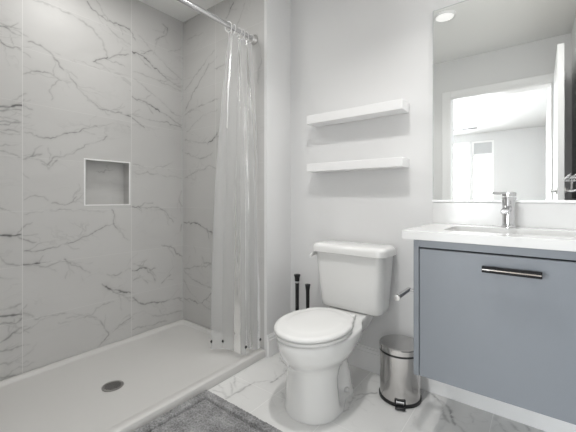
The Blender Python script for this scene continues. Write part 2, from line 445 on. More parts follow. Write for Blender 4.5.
VEINS_FLOOR = [
    (0.75, 9, [(-1.265, 1.128), (-1.266, 1.196), (-1.258, 1.25), (-1.251, 1.329)]),
    (0.4, 6, [(-1.421, 1.338), (-1.279, 1.218)]),
    (0.35, 6, [(-1.273, 1.145), (-1.378, 1.142)]),
    (0.6, 8, [(-1.181, 1.376), (-1.173, 1.453), (-1.194, 1.552)]),
    (0.5, 7, [(-1.316, 1.629), (-1.218, 1.574)]),
    (0.5, 7, [(-1.075, 1.343), (-1.027, 1.335)]),
    (0.35, 7, [(-1.441, 1.194), (-1.353, 1.177), (-1.265, 1.128)]),
    (0.3, 5, [(-1.379, 1.37), (-1.432, 1.495)]),
    (0.55, 6, [(-0.763, 1.552), (-0.721, 1.597), (-0.681, 1.648)]),
    (0.4, 10, [(-0.763, 1.54), (-0.743, 1.463), (-0.746, 1.386)]),
    (0.55, 12, [(-0.454, 1.815), (-0.407, 1.778), (-0.374, 1.724), (-0.34, 1.657)]),
    (0.4, 8, [(-0.367, 1.627), (-0.344, 1.654)]),
    (0.4, 6, [(-0.731, 1.45), (-0.737, 1.524), (-0.721, 1.597)]),
    (0.3, 6, [(-0.463, 1.573), (-0.461, 1.498)]),
    (0.7, 12, [(-0.4, 1.78), (-0.355, 1.745), (-0.328, 1.688), (-0.306, 1.625)]),
    (0.4, 14, [(-0.389, 1.73), (-0.326, 1.629)]),
    (0.4, 14, [(-0.166, 1.813), (-0.146, 1.747), (-0.126, 1.716)]),
    (0.35, 12, [(-0.114, 1.801), (-0.077, 1.754)]),
    (0.3, 8, [(-0.261, 1.762), (-0.241, 1.694)]),
    (0.4, 10, [(-0.063, 1.831), (-0.036, 1.785)]),
]


def vein_values(P, veins, sd):
    """Strength of the traced stone veins at each 2-D point: wandering lines of uneven width."""
    rng = np.random.RandomState(sd)
    val = np.zeros(len(P))
    more = list(veins)
    for st, w, pts in veins:          # faint offshoots
        if st < 0.4: continue
        for q in range(3):
            k = rng.randint(0, len(pts) - 1); t = rng.uniform(0, 1)
            a, b = np.array(pts[k]), np.array(pts[k + 1]); p = a + (b - a) * t
            ang = math.atan2(*(b - a)[::-1]) + rng.choice([-1, 1]) * rng.uniform(0.3, 0.8)
            L = rng.uniform(0.04, 0.14); e1 = p + L * 0.5 * np.array([math.cos(ang), math.sin(ang)])
            ang += rng.uniform(-0.5, 0.5); e2 = e1 + L * 0.5 * np.array([math.cos(ang), math.sin(ang)])
            more.append((st * rng.uniform(0.25, 0.6), w * 0.55, [p, e1, e2]))
    for st, w, pts in more:
        line = [np.array(pts[0])]
        off = 0.0
        for a, b in zip(pts[:-1], pts[1:]):
            a = np.array(a); b = np.array(b); L = np.linalg.norm(b - a); k = max(2, int(L / 0.011))
            nrm = np.array([-(b - a)[1], (b - a)[0]]) / max(L, 1e-6)
            for i in range(1, k + 1):
                off = off * 0.75 + rng.normal(0, 0.0036)
                line.append(a + (b - a) * (i / k) + nrm * off)
        line = np.array(line); m = len(line)
        lo = line.min(0) - 0.05; hi = line.max(0) + 0.05
        idx = np.where((P[:, 0] > lo[0]) & (P[:, 0] < hi[0]) & (P[:, 1] > lo[1]) & (P[:, 1] < hi[1]))[0]
        if not len(idx): continue
        Q = P[idx]; best = np.zeros(len(idx))
        ws = rng.uniform(0.2, 1.2, m) ** 1.3; ss = np.clip(np.convolve(rng.normal(0.75, 0.6, m + 4), np.ones(5) / 5, 'valid'), 0.2, 1.2)
        ws[0] = ws[-1] = 0.4
        for i in range(m - 1):
            a, b = line[i], line[i + 1]; d = b - a; dd = max(d @ d, 1e-9)
            t = np.clip(((Q - a) @ d) / dd, 0, 1)
            dist = np.linalg.norm(Q - a - t[:, None] * d, axis=1)
            wid = (ws[i] * (1 - t) + ws[i + 1] * t) * w * 0.001
            s_ = (ss[i] * (1 - t) + ss[i + 1] * t)
            core = np.exp(-(dist / (wid * 0.55 + 0.0012)) ** 2)
            halo = 0.16 * np.exp(-(dist / (wid * 2.4 + 0.006)) ** 2)
            best = np.maximum(best, s_ * (core + halo))
        val[idx] = np.maximum(val[idx], np.clip(best * st, 0, 1))
    return val

def veined_slab(name, material, us, vs, to3, back, veins, seen, sd, hole=None):
    """A wall or floor slab whose front is a fine grid carrying the vein attribute; back = thickness vector."""
    nu, nv = len(us), len(vs)
    U, V = np.meshgrid(us, vs, indexing='ij')
    P = np.stack([U.ravel(), V.ravel()], 1)
    verts = [to3(a, b) for a, b in P]
    faces = []
    for i in range(nu - 1):
        for j in range(nv - 1):
            if hole:
                cu = (us[i] + us[i + 1]) / 2; cv = (vs[j] + vs[j + 1]) / 2
                if hole[0] < cu < hole[1] and hole[2] < cv < hole[3]: continue
            faces.append((i * nv + j, (i + 1) * nv + j, (i + 1) * nv + j + 1, i * nv + j + 1))
    n0 = len(verts); bk = Vector(back)
    rim = [i * nv for i in range(nu)] + [(nu - 1) * nv + j for j in range(1, nv)] + [i * nv + nv - 1 for i in range(nu - 2, -1, -1)] + [j for j in range(nv - 2, 0, -1)]
    for k, q in enumerate(rim): verts.append(tuple(Vector(verts[q]) + bk))
    for k in range(len(rim)):
        k2 = (k + 1) % len(rim); faces.append((rim[k], rim[k2], n0 + k2, n0 + k))
    if not hole: faces.append(tuple(range(n0, n0 + len(rim))))
    me = bpy.data.meshes.new(name); me.from_pydata(verts, [], faces); me.update()
    val = np.zeros(len(verts), dtype=np.float32); val[:n0] = vein_values(P, veins, sd)
    loose = np.ones(len(verts), dtype=np.float32)
    if seen is not None:
        inside = (P[:, 0] > seen[0]) & (P[:, 0] < seen[1]) & (P[:, 1] > seen[2]) & (P[:, 1] < seen[3])
        loose[:n0] = np.where(inside, 0.34, 1.0)
    for nm, arr in (('vein', val), ('loose', loose)):
        at = me.attributes.new(nm, 'FLOAT', 'POINT'); at.data.foreach_set('value', arr)
    me.materials.append(material)
    o = bpy.data.objects.new(name, me); C.objects.link(o)
    return struct(o)

NICHE = (0.862, 1.150, 0.974, 1.268)
def axis_grid(a, b, step, extra=()):
    g = list(np.linspace(a, b, max(2, int((b - a) / step)))) + list(extra)
    g = sorted(g); out = [g[0]]
    for q in g[1:]:
        if q - out[-1] > 0.0009: out.append(q)
        elif q in extra: out[-1] = q
    return out
ys = axis_grid(Y_NEAR, 0.44, 0.06) [:-1] + axis_grid(0.44, Y_END, 0.0042, NICHE[:2])
zs = axis_grid(0, CEIL, 0.0042, NICHE[2:])
veined_slab('wall_left', M['tile_left'], ys, zs, lambda a, b: (X_TILE, a, b), (-TH - 0.02, 0, 0), VEINS_LEFT, (0.4, 1.6, 0, 2.44), 3, NICHE)
veined_slab('wall_end', M['tile_end'], axis_grid(X_TILE, -1.412, 0.0042), zs, lambda a, b: (a, Y_END, b), (0, Y_BACK - Y_END, 0), VEINS_END, (-2.29, -1.4, 0, 2.44), 4)
veined_slab('floor', M['tile_floor'], axis_grid(X_TILE - 0.1, X_RIGHT, 0.0055), axis_grid(Y_FRONT - 0.12, Y_BACK, 0.0055), lambda a, b: (a, b, 0.0), (0, 0, -0.1), VEINS_FLOOR, (-1.4, 0.1, 1.0, 1.84), 5)

struct(MB().box(X_TILE - 0.12, X_RIGHT + TH, Y_FRONT - 0.12, Y_BACK + TH, CEIL, CEIL + 0.1).build('ceiling', M['ceiling'], smooth=0))
struct(MB().box(X_RET - 0.02, X_RIGHT + TH, Y_BACK, Y_BACK + TH, 0, CEIL).build('wall_back', M['wall'], smooth=0))
# painted stub between the tiles and the corner
struct(MB().box(-1.412, X_RET, Y_END - 0.001, Y_BACK, 0, CEIL).build('wall_return', M['wall'], smooth=0))
struct(MB().box(X_RIGHT, X_RIGHT + TH, Y_FRONT - 0.12, Y_BACK, 0, CEIL).build('wall_right', M['wall'], smooth=0))
struct(MB().box(X_TILE - 0.12, X_RET, Y_FRONT, Y_NEAR, 0, CEIL).build('wall_shower_near', M['tile_niche'], smooth=0))
DX0, DX1, DH = -0.728, 0.078, 2.035
w = MB().box(X_TILE - 0.12, DX0 - 0.015, Y_FRONT - 0.12, Y_FRONT, 0, CEIL).box(DX1 + 0.015, X_RIGHT, Y_FRONT - 0.12, Y_FRONT, 0, CEIL)
w.box(DX0 - 0.015, DX1 + 0.015, Y_FRONT - 0.12, Y_FRONT, DH + 0.015, CEIL)
struct(w.build('wall_front', M['wall'], smooth=0))
# door lining and casing
j = MB().box(DX0 - 0.015, DX0, Y_FRONT - 0.125, Y_FRONT + 0.002, 0, DH).box(DX1, DX1 + 0.015, Y_FRONT - 0.125, Y_FRONT + 0.002, 0, DH).box(DX0 - 0.015, DX1 + 0.015, Y_FRONT - 0.125, Y_FRONT + 0.002, DH, DH + 0.015)
struct(j.build('trim_1', M['trim'], smooth=0))
cs = MB().box(DX0 - 0.085, DX0 - 0.004, Y_FRONT, Y_FRONT + 0.016, 0, DH + 0.085).box(DX0 - 0.004, DX1 + 0.10, Y_FRONT, Y_FRONT + 0.016, DH + 0.004, DH + 0.085)
cs.box(DX0 - 0.03, DX0 - 0.004, Y_FRONT + 0.016, Y_FRONT + 0.022, 0, DH + 0.03).box(DX0 - 0.004, DX1, Y_FRONT + 0.016, Y_FRONT + 0.022, DH + 0.004, DH + 0.03)
struct(cs.build('trim_2', M['trim'], smooth=0, bevel=0.003))
# open door leaf, folded back along the right wall
door = struct(MB().box(0.094, 0.132, Y_FRONT + 0.022, 0.755, 0.012, 2.075).build('door_1', M['trim'], smooth=0, bevel=0.002))
h = MB().lathe([(0.026, 0.0), (0.026, -0.008), (0.012, -0.012), (0.010, -0.034)], (0.094, 0.695, 1.07), 24, 'x')
h.tube([(0.064, 0.695, 1.07), (0.062, 0.66, 1.07), (0.062, 0.59, 1.07)], 0.008)
h.lathe([(0.026, 0.0), (0.026, 0.008), (0.012, 0.012), (0.010, 0.03)], (0.132, 0.695, 1.07), 24, 'x')
h.tube([(0.16, 0.695, 1.07), (0.162, 0.66, 1.07), (0.162, 0.59, 1.07)], 0.008)
h.build('door_handle', M['nickel'], door)

# baseboards: flat board with a stepped top
def baseboard(name, x0, x1, y0, y1, face):
    m_ = MB()
    dx = {'-y': (0, -1), '+x': (1, 0)}[face]
    for t, z0, z1 in ((0.018, 0, 0.108), (0.012, 0.108, 0.126), (0.007, 0.126, 0.138)):
        if face == '-y': m_.box(x0, x1, y1 - t, y1, z0, z1)
        else: m_.box(x0, x0 + t, y0, y1, z0, z1)
    return struct(m_.build(name, M['trim'], smooth=0, bevel=0.0015))
baseboard('baseboard_back', X_RET + 0.018, X_RIGHT, Y_BACK - 0.018, Y_BACK, '-y')
baseboard('baseboard_return', X_RET, X_RET + 0.018, Y_END - 0.001, Y_BACK, '+x')

# the bedroom beyond the doorway (seen in the mirror)
BX0, BX1, BY0, BY1 = -3.55, 0.085, -4.58, Y_FRONT - 0.12
struct(MB().box(BX0, BX1 + TH, BY0, BY1, -0.1, 0).build('floor_bedroom', M['wood'], smooth=0))
struct(MB().box(BX0 - TH, BX1 + TH, BY0 - TH, BY1, CEIL, CEIL + 0.1).build('ceiling_bedroom', M['wall_far'], smooth=0))
struct(MB().box(BX1, BX1 + TH, BY0, BY1, 0, CEIL).build('wall_bedroom_right', M['wall_far'], smooth=0))
struct(MB().box(BX0, X_TILE - 0.12, BY1 - 0.02, BY1 + 0.1, 0, CEIL).build('wall_bedroom_near', M['wall_far'], smooth=0))
W1, W2 = (-3.40, -1.235), (-1.20, -0.78)     # window opening, glazed door opening
WT = 2.27
fw = MB().box(BX0 - TH, W1[0], BY0 - TH, BY0, 0, CEIL).box(W1[0], W2[1], BY0 - TH, BY0, WT, CEIL).box(W2[1], BX1 + TH, BY0 - TH, BY0, 0, CEIL)
fw.box(W1[1], W2[0], BY0 - TH, BY0, 0, WT).box(W1[0], W1[1], BY0 - TH, BY0, 0, 0.45)
struct(fw.build('wall_bedroom_far', M['wall_far'], smooth=0))
sw = MB().box(BX0 - TH, BX0, BY0, -2.7, 0, CEIL).box(BX0 - TH, BX0, -0.7, BY1, 0, CEIL).box(BX0 - TH, BX0, -2.7, -0.7, 2.3, CEIL).box(BX0 - TH, BX0, -2.7, -0.7, 0, 0.35)
struct(sw.build('wall_bedroom_left', M['wall_far'], smooth=0))
def frame_box(m_, x0, x1, z0, z1, y0, y1, t):
    m_.box(x0, x0 + t, y0, y1, z0, z1).box(x1 - t, x1, y0, y1, z0, z1).box(x0 + t, x1 - t, y0, y1, z1 - t, z1).box(x0 + t, x1 - t, y0, y1, z0, z0 + t)
    return m_
w1 = struct(frame_box(MB(), W1[0], W1[1], 0.45, WT, BY0 - 0.07, BY0 - 0.02, 0.04).build('window_1', M['trim'], smooth=0))
MB().box(W1[0] + 0.04, W1[1] - 0.04, BY0 - 0.048, BY0 - 0.042, 0.49, WT - 0.04).build('glass_pane', M['glass'], w1, smooth=0)
w2m = frame_box(MB(), W2[0], W2[1], 0.0, WT, BY0 - 0.07, BY0 - 0.02, 0.04)
w2m.box(W2[0] + 0.04, W2[1] - 0.04, BY0 - 0.07, BY0 - 0.02, 1.94, 1.99)
w2 = struct(w2m.build('window_2', M['trim'], smooth=0))
MB().box(W2[0] + 0.04, W2[1] - 0.04, BY0 - 0.048, BY0 - 0.042, 0.04, 1.94).build('glass_pane', M['glass'], w2, smooth=0)
MB().box(W2[0] + 0.04, W2[1] - 0.04, BY0 - 0.055, BY0 - 0.035, 1.99, WT - 0.04).build('transom_panel', M['blind'], w2, smooth=0)
w3m = MB()
for y0, y1, z0, z1 in ((-2.7, -2.65, 0.35, 2.3), (-0.75, -0.7, 0.35, 2.3), (-2.65, -0.75, 0.35, 0.4), (-2.65, -0.75, 2.25, 2.3), (-1.73, -1.67, 0.4, 2.25)):
    w3m.box(BX0 - 0.08, BX0 - 0.03, y0, y1, z0, z1)
struct(w3m.build('window_3', M['trim'], smooth=0))

# ------------------------------------------------------------------ shower
def pan_ring(inset_w, inset_c, z, r):
    x0, x1 = X_TILE + 0.002 + inset_w, -1.397 - inset_c
    y0, y1 = Y_NEAR + 0.002 + inset_w, Y_END - 0.003 - inset_w
    return rrect((x0 + x1) / 2, (y0 + y1) / 2, (x1 - x0) / 2, (y1 - y0) / 2, r, z, 6)
DR = (-1.80, 0.815)
pan = thing('shower_pan', 'low white acrylic shower tray with raised rim along the marble walls', 'shower tray', (-1.84, 0.82, 0))
rings = [pan_ring(0, 0, 0.001, 0.004), pan_ring(0, 0, 0.040, 0.004), pan_ring(0.002, 0.003, 0.045, 0.006), pan_ring(0.022, 0.014, 0.047, 0.015), pan_ring(0.027, 0.040, 0.045, 0.02),
         pan_ring(0.030, 0.046, 0.042, 0.025), pan_ring(0.040, 0.060, 0.029, 0.035), pan_ring(0.052, 0.080, 0.0275, 0.04)]
nr = len(rings[0])
rings.append([(DR[0] + (p[0] - DR[0]) * 0.10, DR[1] + (p[1] - DR[1]) * 0.07, 0.019) for p in rings[-1]])
MB().loft(rings).build('tray', M['acrylic'], pan, smooth=50)
d = MB().lathe([(0.0, 0.0195), (0.050, 0.0195), (0.0525, 0.021), (0.052, 0.0235), (0.047, 0.025), (0.040, 0.0245), (0.0385, 0.022), (0.0, 0.0215)], (DR[0], DR[1], 0), 40, cap0=False, cap1=False)
dr = d.build('drain', M['drain_steel'], pan)
g = MB().lathe([(0.0385, 0.0222), (0.0, 0.0223)], (DR[0], DR[1], 0), 40, cap0=False, cap1=False)
g.build('drain_hole', M['hole'], dr)
g = MB()
for k in range(-3, 4):
    xo = k * 0.0108; L_ = math.sqrt(max(0, 0.039 ** 2 - xo ** 2))
    a = math.radians(-35); ca, sa = math.cos(a), math.sin(a)
    pts = [(xo - 0.0028, -L_), (xo + 0.0028, -L_), (xo + 0.0028, L_), (xo - 0.0028, L_)]
    pts = [(DR[0] + p * ca - q * sa, DR[1] + p * sa + q * ca) for p, q in pts]
    g.loft([[(p, q, 0.0225) for p, q in pts], [(p, q, 0.0246) for p, q in pts]])
g.build('drain_grille', M['drain_steel'], dr, smooth=0)

n_ = thing('shower_niche', 'square recessed niche with bright metal edging in the long marble shower wall', 'niche', (X_TILE, (NICHE[0] + NICHE[1]) / 2, NICHE[2]))
y0, y1, z0, z1 = NICHE; xb = X_TILE - 0.085
MB().add([(X_TILE, y0, z0), (X_TILE, y1, z0), (X_TILE, y1, z1), (X_TILE, y0, z1), (xb, y0, z0), (xb, y1, z0), (xb, y1, z1), (xb, y0, z1),
          (X_TILE, y0 - .01, z0 - .01), (X_TILE, y1 + .01, z0 - .01), (X_TILE, y1 + .01, z1 + .01), (X_TILE, y0 - .01, z1 + .01)][:8],
         [(0, 1, 5, 4), (1, 2, 6, 5), (2, 3, 7, 6), (3, 0, 4, 7), (4, 5, 6, 7)]).build('recess', M['tile_niche'], n_, smooth=0)
e = 0.0085
fr = MB().box(X_TILE - 0.004, X_TILE + 0.003, y0 - e * .5, y0 + e * .5, z0 - e * .5, z1 + e * .5).box(X_TILE - 0.004, X_TILE + 0.003, y1 - e * .5, y1 + e * .5, z0 - e * .5, z1 + e * .5)
fr.box(X_TILE - 0.004, X_TILE + 0.003, y0 + e * .5, y1 - e * .5, z0 - e * .5, z0 + e * .5).box(X_TILE - 0.004, X_TILE + 0.003, y0 + e * .5, y1 - e * .5, z1 - e * .5, z1 + e * .5)
fr.build('metal_edging', M['alu'], n_, smooth=0)

RX, RZ = -1.50, 2.068
rod = thing('shower_rod', 'straight chrome shower curtain rod spanning the shower under the ceiling', 'curtain rod', (RX, (Y_NEAR + Y_END) / 2, RZ))
MB().lathe([(0.0150, Y_NEAR + 0.01), (0.0150, 1.405)], (RX, 0, RZ), 20, 'y').build('rod', M['chrome'], rod)
MB().lathe([(0.0125, 1.40), (0.0125, Y_END - 0.012)], (RX, 0, RZ), 20, 'y').build('inner_tube', M['chrome'], rod)
for yy, sg in ((Y_END, -1), (Y_NEAR, 1)):
    MB().lathe([(0.031, 0.0008 * sg), (0.031, 0.006 * sg), (0.022, 0.016 * sg), (0.016, 0.026 * sg), (0.013, 0.028 * sg)], (RX, yy, RZ), 28, 'y').build('flange', M['nickel'], rod)

# curtain: clear vinyl gathered against the end wall; top follows the rod, bottom spreads over the rim
cur = thing('shower_curtain', 'clear vinyl shower curtain bunched together on the chrome rod', 'shower curtain', (RX, 1.45, 0.06))
NP, NZ = 240, 80
ZT, ZB = 2.030, 0.062
folds = 3
BK = [(0.0, -1.655, 1.350), (0.20, -1.600, 1.400), (0.42, -1.520, 1.425), (0.55, -1.455, 1.415), (0.64, -1.420, 1.430), (0.70, -1.445, 1.485), (0.78, -1.475, 1.520), (0.86, -1.435, 1.520), (0.93, -1.416, 1.530), (1.0, -1.428, 1.576)]
def bottom_at(t):
    for (t0, x0, y0), (t1, x1, y1) in zip(BK[:-1], BK[1:]):
        if t <= t1:
            q = (t - t0) / (t1 - t0); q = q * q * (3 - 2 * q) * 0.6 + q * 0.4
            return x0 + (x1 - x0) * q, y0 + (y1 - y0) * q
    return BK[-1][1:]
grid = []
for j in range(NZ + 1):
    vz = j / NZ
    row = []
    for i in range(NP + 1):
        t = i / NP
        ph = t * folds * 2 * math.pi
        xt = RX + 0.012 * math.sin(ph); yt = 1.356 + 0.200 * t + 0.006 * math.sin(2 * ph + 0.6)
        xb_, yb_ = bottom_at(t)
        fr_ = 1 - (1 - vz) ** 2.0
        keep_ = math.exp(-vz * 2.2)
        x_ = (RX + (xb_ - RX) * fr_) + (xt - RX) * keep_
        y_ = yt + (yb_ - yt) * fr_
        n1 = noise.noise(Vector((t * 5, vz * 2.2, 3.1)))
        n2 = noise.noise(Vector((t * 8, vz * 2.5, 7.7)))
        n3 = noise.noise(Vector((t * 9, vz * 26, 8.1)))
        side = max(0, min(1, (t - 0.5) / 0.15))
        x_ += (0.014 * n1 + (0.004 + 0.006 * side) * n2) * min(1, vz * 3) * (1 - 0.5 * vz) + 0.0022 * n3
        y_ += 0.004 * n2 + 0.0012 * n3
        y_ = min(y_, Y_END - 0.004)
        zz = ZT + (ZB - ZT) * vz
        if j == 0: zz += 0.010 * math.cos(ph)
        row.append((x_, y_, zz))
    grid.append(row)
cm = MB().loft(grid, False, False, closed=False)
sheet = cm.build('sheet', M['clear'], cur, smooth=180)
for k in range(6):
    t = min(0.97, (k + 0.02) / 5)
    i = min(NP, int(t * NP)); p = grid[0][i]
    yk = min(p[1], Y_END - 0.03)
    rg = MB().torus((RX, yk, RZ - 0.009), 0.0290, 0.0024, (0.35 * math.sin(k * 2.1), 1, 0.25 * math.cos(k * 1.7)), 24, 8)
    rg.build('ring', M['white_plastic'], cur)
for k, (t, vz) in enumerate(((0.025, 0.985), (0.22, 0.978), (0.64, 0.985), (0.975, 0.98))):
    i = int(t * NP); jz = int(vz * NZ); p = grid[jz][i]
    MB().lathe([(0.0, -0.003), (0.008, -0.003), (0.0095, 0), (0.008, 0.003), (0.0, 0.003)], p, 14, 'x', False, False).build('hem_weight', M['black'], cur)

# ------------------------------------------------------------------ shelves
def shelf(zb, zt, label, x0, x1, tilt):
    o = thing('floating_shelf', label, 'shelf', ((x0 + x1) / 2, Y_BACK, zb), 'floating shelves above the toilet')
    b = MB().box(x0, x1, 1.727, Y_BACK - 0.001, zb, zt).build('board', M['trim'], o, smooth=0, bevel=0.002)
    o.rotation_euler = (0, tilt, 0)
    return o
shelf(1.489, 1.541, 'upper of the two empty white floating shelves over the toilet', -1.178, -0.571, 0.0)
shelf(1.186, 1.236, 'lower of the two empty white floating shelves, nearer the toilet tank', -1.178, -0.571, 0.0)

# ------------------------------------------------------------------ toilet
TX = -0.850
toilet = thing('toilet', 'white two-piece toilet with closed round lid between shower and vanity', 'toilet', (TX, 1.45, 0))
def lerp_tab(tab, x):
    for (a, b), (c, d_) in zip(tab[:-1], tab[1:]):
        if x <= c:
            q = (x - a) / (c - a) if c > a else 0; q = q * q * (3 - 2 * q)
            return b + (d_ - b) * q
    return tab[-1][1]
def outline(yf, yb, tab, ef, eb, z, n=36):
    right, left = [], []
    for k in range(n + 1):
        u = (1 - math.cos(math.pi * k / n)) / 2
        wv = lerp_tab(tab, u)
        if u < ef: wv *= math.sqrt(max(0, 1 - (1 - u / ef) ** 2))
        if u > 1 - eb: wv *= math.sqrt(max(0, 1 - (1 - (1 - u) / eb) ** 2))
        yy = yf + (yb - yf) * u
        right.append((TX + wv, yy, z)); left.append((TX - wv, yy, z))
    return right + left[-2:0:-1]
base = []
for z_, yf, yb, tab, ef, eb in (
    (0.001, 1.205, 1.620, [(0, .140), (.45, .138), (.66, .112), (.85, .112), (1, .11)], .34, .16),
    (0.016, 1.205, 1.620, [(0, .140), (.45, .138), (.66, .112), (.85, .112), (1, .11)], .34, .16),
    (0.026, 1.207, 1.616, [(0, .138), (.43, .135), (.58, .078), (.70, .080), (.84, .108), (1, .106)], .34, .17),
    (0.060, 1.208, 1.612, [(0, .135), (.40, .132), (.53, .050), (.64, .048), (.80, .104), (1, .102)], .34, .18),
    (0.120, 1.208, 1.610, [(0, .130), (.40, .126), (.53, .040), (.65, .038), (.81, .098), (1, .096)], .34, .20),
    (0.170, 1.206, 1.608, [(0, .126), (.42, .121), (.55, .048), (.67, .044), (.83, .086), (1, .085)], .35, .25),
    (0.205, 1.203, 1.612, [(0, .124), (.44, .120), (.60, .078), (.72, .072), (.85, .074), (1, .075)], .36, .25),
    (0.222, 1.196, 1.640, [(0, .127), (.44, .126), (.62, .100), (.74, .085), (.86, .080), (1, .08)], .37, .2),
    (0.240, 1.178, 1.680, [(0, .140), (.40, .142), (.60, .120), (.74, .092), (.88, .086), (1, .086)], .40, .15),
    (0.260, 1.158, 1.715, [(0, .153), (.39, .155), (.57, .135), (.74, .098), (.88, .09), (1, .09)], .41, .12),
    (0.285, 1.135, 1.750, [(0, .164), (.38, .167), (.55, .148), (.74, .105), (.88, .098), (1, .098)], .40, .10),
    (0.315, 1.115, 1.785, [(0, .174), (.36, .178), (.53, .162), (.72, .112), (.88, .108), (1, .108)], .42, .08),
    (0.345, 1.104, 1.808, [(0, .178), (.34, .181), (.52, .172), (.70, .120), (.88, .115), (1, .115)], .43, .06),
    (0.372, 1.098, 1.812, [(0, .181), (.34, .183), (.52, .176), (.70, .128), (.88, .12), (1, .12)], .43, .06),
    (0.384, 1.102, 1.810, [(0, .178), (.34, .180), (.52, .173), (.70, .126), (.88, .118), (1, .118)], .43, .06),
    (0.387, 1.112, 1.805, [(0, .168), (.34, .170), (.52, .165), (.70, .120), (.88, .112), (1, .112)], .43, .06)):
    sh = -0.034 + 0.026 * max(0, min(1, (z_ - 0.16) / 0.16))
    zz_ = z_ + 0.010 * max(0, 1 - abs(z_ - 0.225) / 0.09)
    base.append([(TX + sh + (p[0] - TX) * (0.965 if z_ > 0.23 else 1), p[1] + 0.008, p[2] if z_ < 0.1 else zz_) for p in outline(yf, yb, tab, ef, eb, z_)])
bowl = MB().loft(base).build('bowl', M['porcelain'], toilet, smooth=60)
for s_ in (-1, 1):
    MB().lathe([(0.015, 0.020), (0.015, 0.030), (0.010, 0.038), (0.0, 0.040)], (TX - 0.034 + s_ * 0.092, 1.525, 0.008), 20, cap1=False).build('bolt_cap', M['seat'], bowl)
def dish(yf, yb, hw, zs_, dome=(), e_back=.10):
    rs = []
    for z_, ins in zs_:
        rs.append([(p[0] - 0.008, p[1], p[2]) for p in outline(yf + ins, yb - ins * .6, [(0, hw - ins), (.46, hw - ins), (.62, hw * .97 - ins), (.80, hw * .80 - ins), (1, hw * .54 - ins)], .52, e_back, z_)])
    last = rs[-1]; cy = (yf + yb) / 2 + 0.01
    for z_, k_ in dome: rs.append([(TX + (p[0] - TX) * k_, cy + (p[1] - cy) * k_, z_) for p in last])
    return rs
MB().loft(dish(1.106, 1.540, 0.174, ((0.3885, 0.012), (0.391, 0.004), (0.393, 0.001), (0.401, 0.0), (0.405, 0.003), (0.4065, 0.012)))).build('seat', M['seat'], toilet, smooth=50)
MB().loft(dish(1.103, 1.545, 0.176, ((0.4068, 0.014), (0.4095, 0.004), (0.4115, 0.001), (0.417, 0.0), (0.4235, 0.002), (0.4275, 0.007), (0.4300, 0.016), (0.4305, 0.022)), ((0.4300, .86), (0.4325, .80), (0.4345, .70), (0.4352, .40), (0.4354, .08)))).build('lid', M['seat'], toilet, smooth=50)
for s_ in (-1, 1):
    MB().lathe([(0.0, -0.022), (0.011, -0.022), (0.013, -0.018), (0.013, 0.018), (0.011, 0.022), (0.0, 0.022)], (TX + s_ * 0.07, 1.556, 0.403), 18, 'x', False, False).build('hinge', M['seat'], toilet)
tank = []
for z_, hx, yf, yb, r in ((0.3885, 0.165, 1.672, 1.800, 0.03), (0.391, 0.178, 1.660, 1.806, 0.04), (0.400, 0.186, 1.650, 1.811, 0.05), (0.43, 0.190, 1.645, 1.815, 0.05), (0.56, 0.200, 1.635, 1.818, 0.048), (0.690, 0.208, 1.628, 1.821, 0.045), (0.712, 0.209, 1.628, 1.821, 0.045)):
    tank.append(rrect(TX, (yf + yb) / 2, hx, (yb - yf) / 2, r, z_, 8))
MB().loft(tank).build('tank', M['porcelain'], toilet, smooth=50)
lid = []
for z_, ins in ((0.7085, 0.004), (0.711, 0.0), (0.735, 0.0), (0.744, 0.002), (0.751, 0.007), (0.756, 0.016), (0.7585, 0.030), (0.7605, 0.07)):
    lid.append(rrect(TX, (1.608 + 1.826) / 2, 0.226 - ins, 0.109 - ins, max(0.012, 0.050 - ins * .5), z_, 8))
MB().loft(lid).build('tank_lid', M['porcelain'], toilet, smooth=50)
fl = MB().tube([(TX - 0.204, 1.668, 0.688), (TX - 0.220, 1.664, 0.688)], 0.010, 14)
fl.tube([(TX - 0.222, 1.668, 0.690), (TX - 0.224, 1.635, 0.688), (TX - 0.216, 1.600, 0.680)], [0.011, 0.011, 0.008], 12)
fl.build('flush_lever', M['seat'], toilet, smooth=60)

# brush and plunger behind the bowl
QX, QY = -1.290, 1.780
br = thing('toilet_brush', 'taller black handle of a toilet brush behind the toilet bowl', 'toilet brush', (QX, QY, 0))
MB().lathe([(0.0, 0.001), (0.040, 0.001), (0.042, 0.01), (0.042, 0.13), (0.038, 0.145), (0.014, 0.150), (0.0, 0.150)], (QX, QY, 0), 28, cap0=False, cap1=False).build('holder', M['black'], br)
MB().lathe([(0.012, 0.149), (0.0125, 0.44), (0.0145, 0.452)], (QX, QY, 0), 16).build('handle', M['black'], br)
MB().lathe([(0.0150, 0.452), (0.0150, 0.464)], (QX, QY, 0), 16).build('collar', M['chrome'], br)
MB().lathe([(0.0155, 0.464), (0.017, 0.49), (0.0215, 0.500), (0.0215, 0.508), (0.0, 0.511)], (QX, QY, 0), 18, cap1=False).build('grip', M['black'], br)
QX, QY = -1.178, 1.740
pl = thing('plunger', 'shorter black plunger handle standing just left of the toilet tank', 'plunger', (QX, QY, 0))
MB().lathe([(0.0, 0.001), (0.046, 0.001), (0.050, 0.006), (0.046, 0.035), (0.034, 0.065), (0.018, 0.08), (0.013, 0.10), (0.0, 0.10)], (QX, QY, 0), 28, cap0=False, cap1=False).build('cup', M['black'], pl)
MB().lathe([(0.012, 0.098), (0.0115, 0.30), (0.012, 0.43), (0.016, 0.458), (0.018, 0.468), (0.0, 0.470)], (QX, QY, 0), 16, cap1=False).build('handle', M['black'], pl)

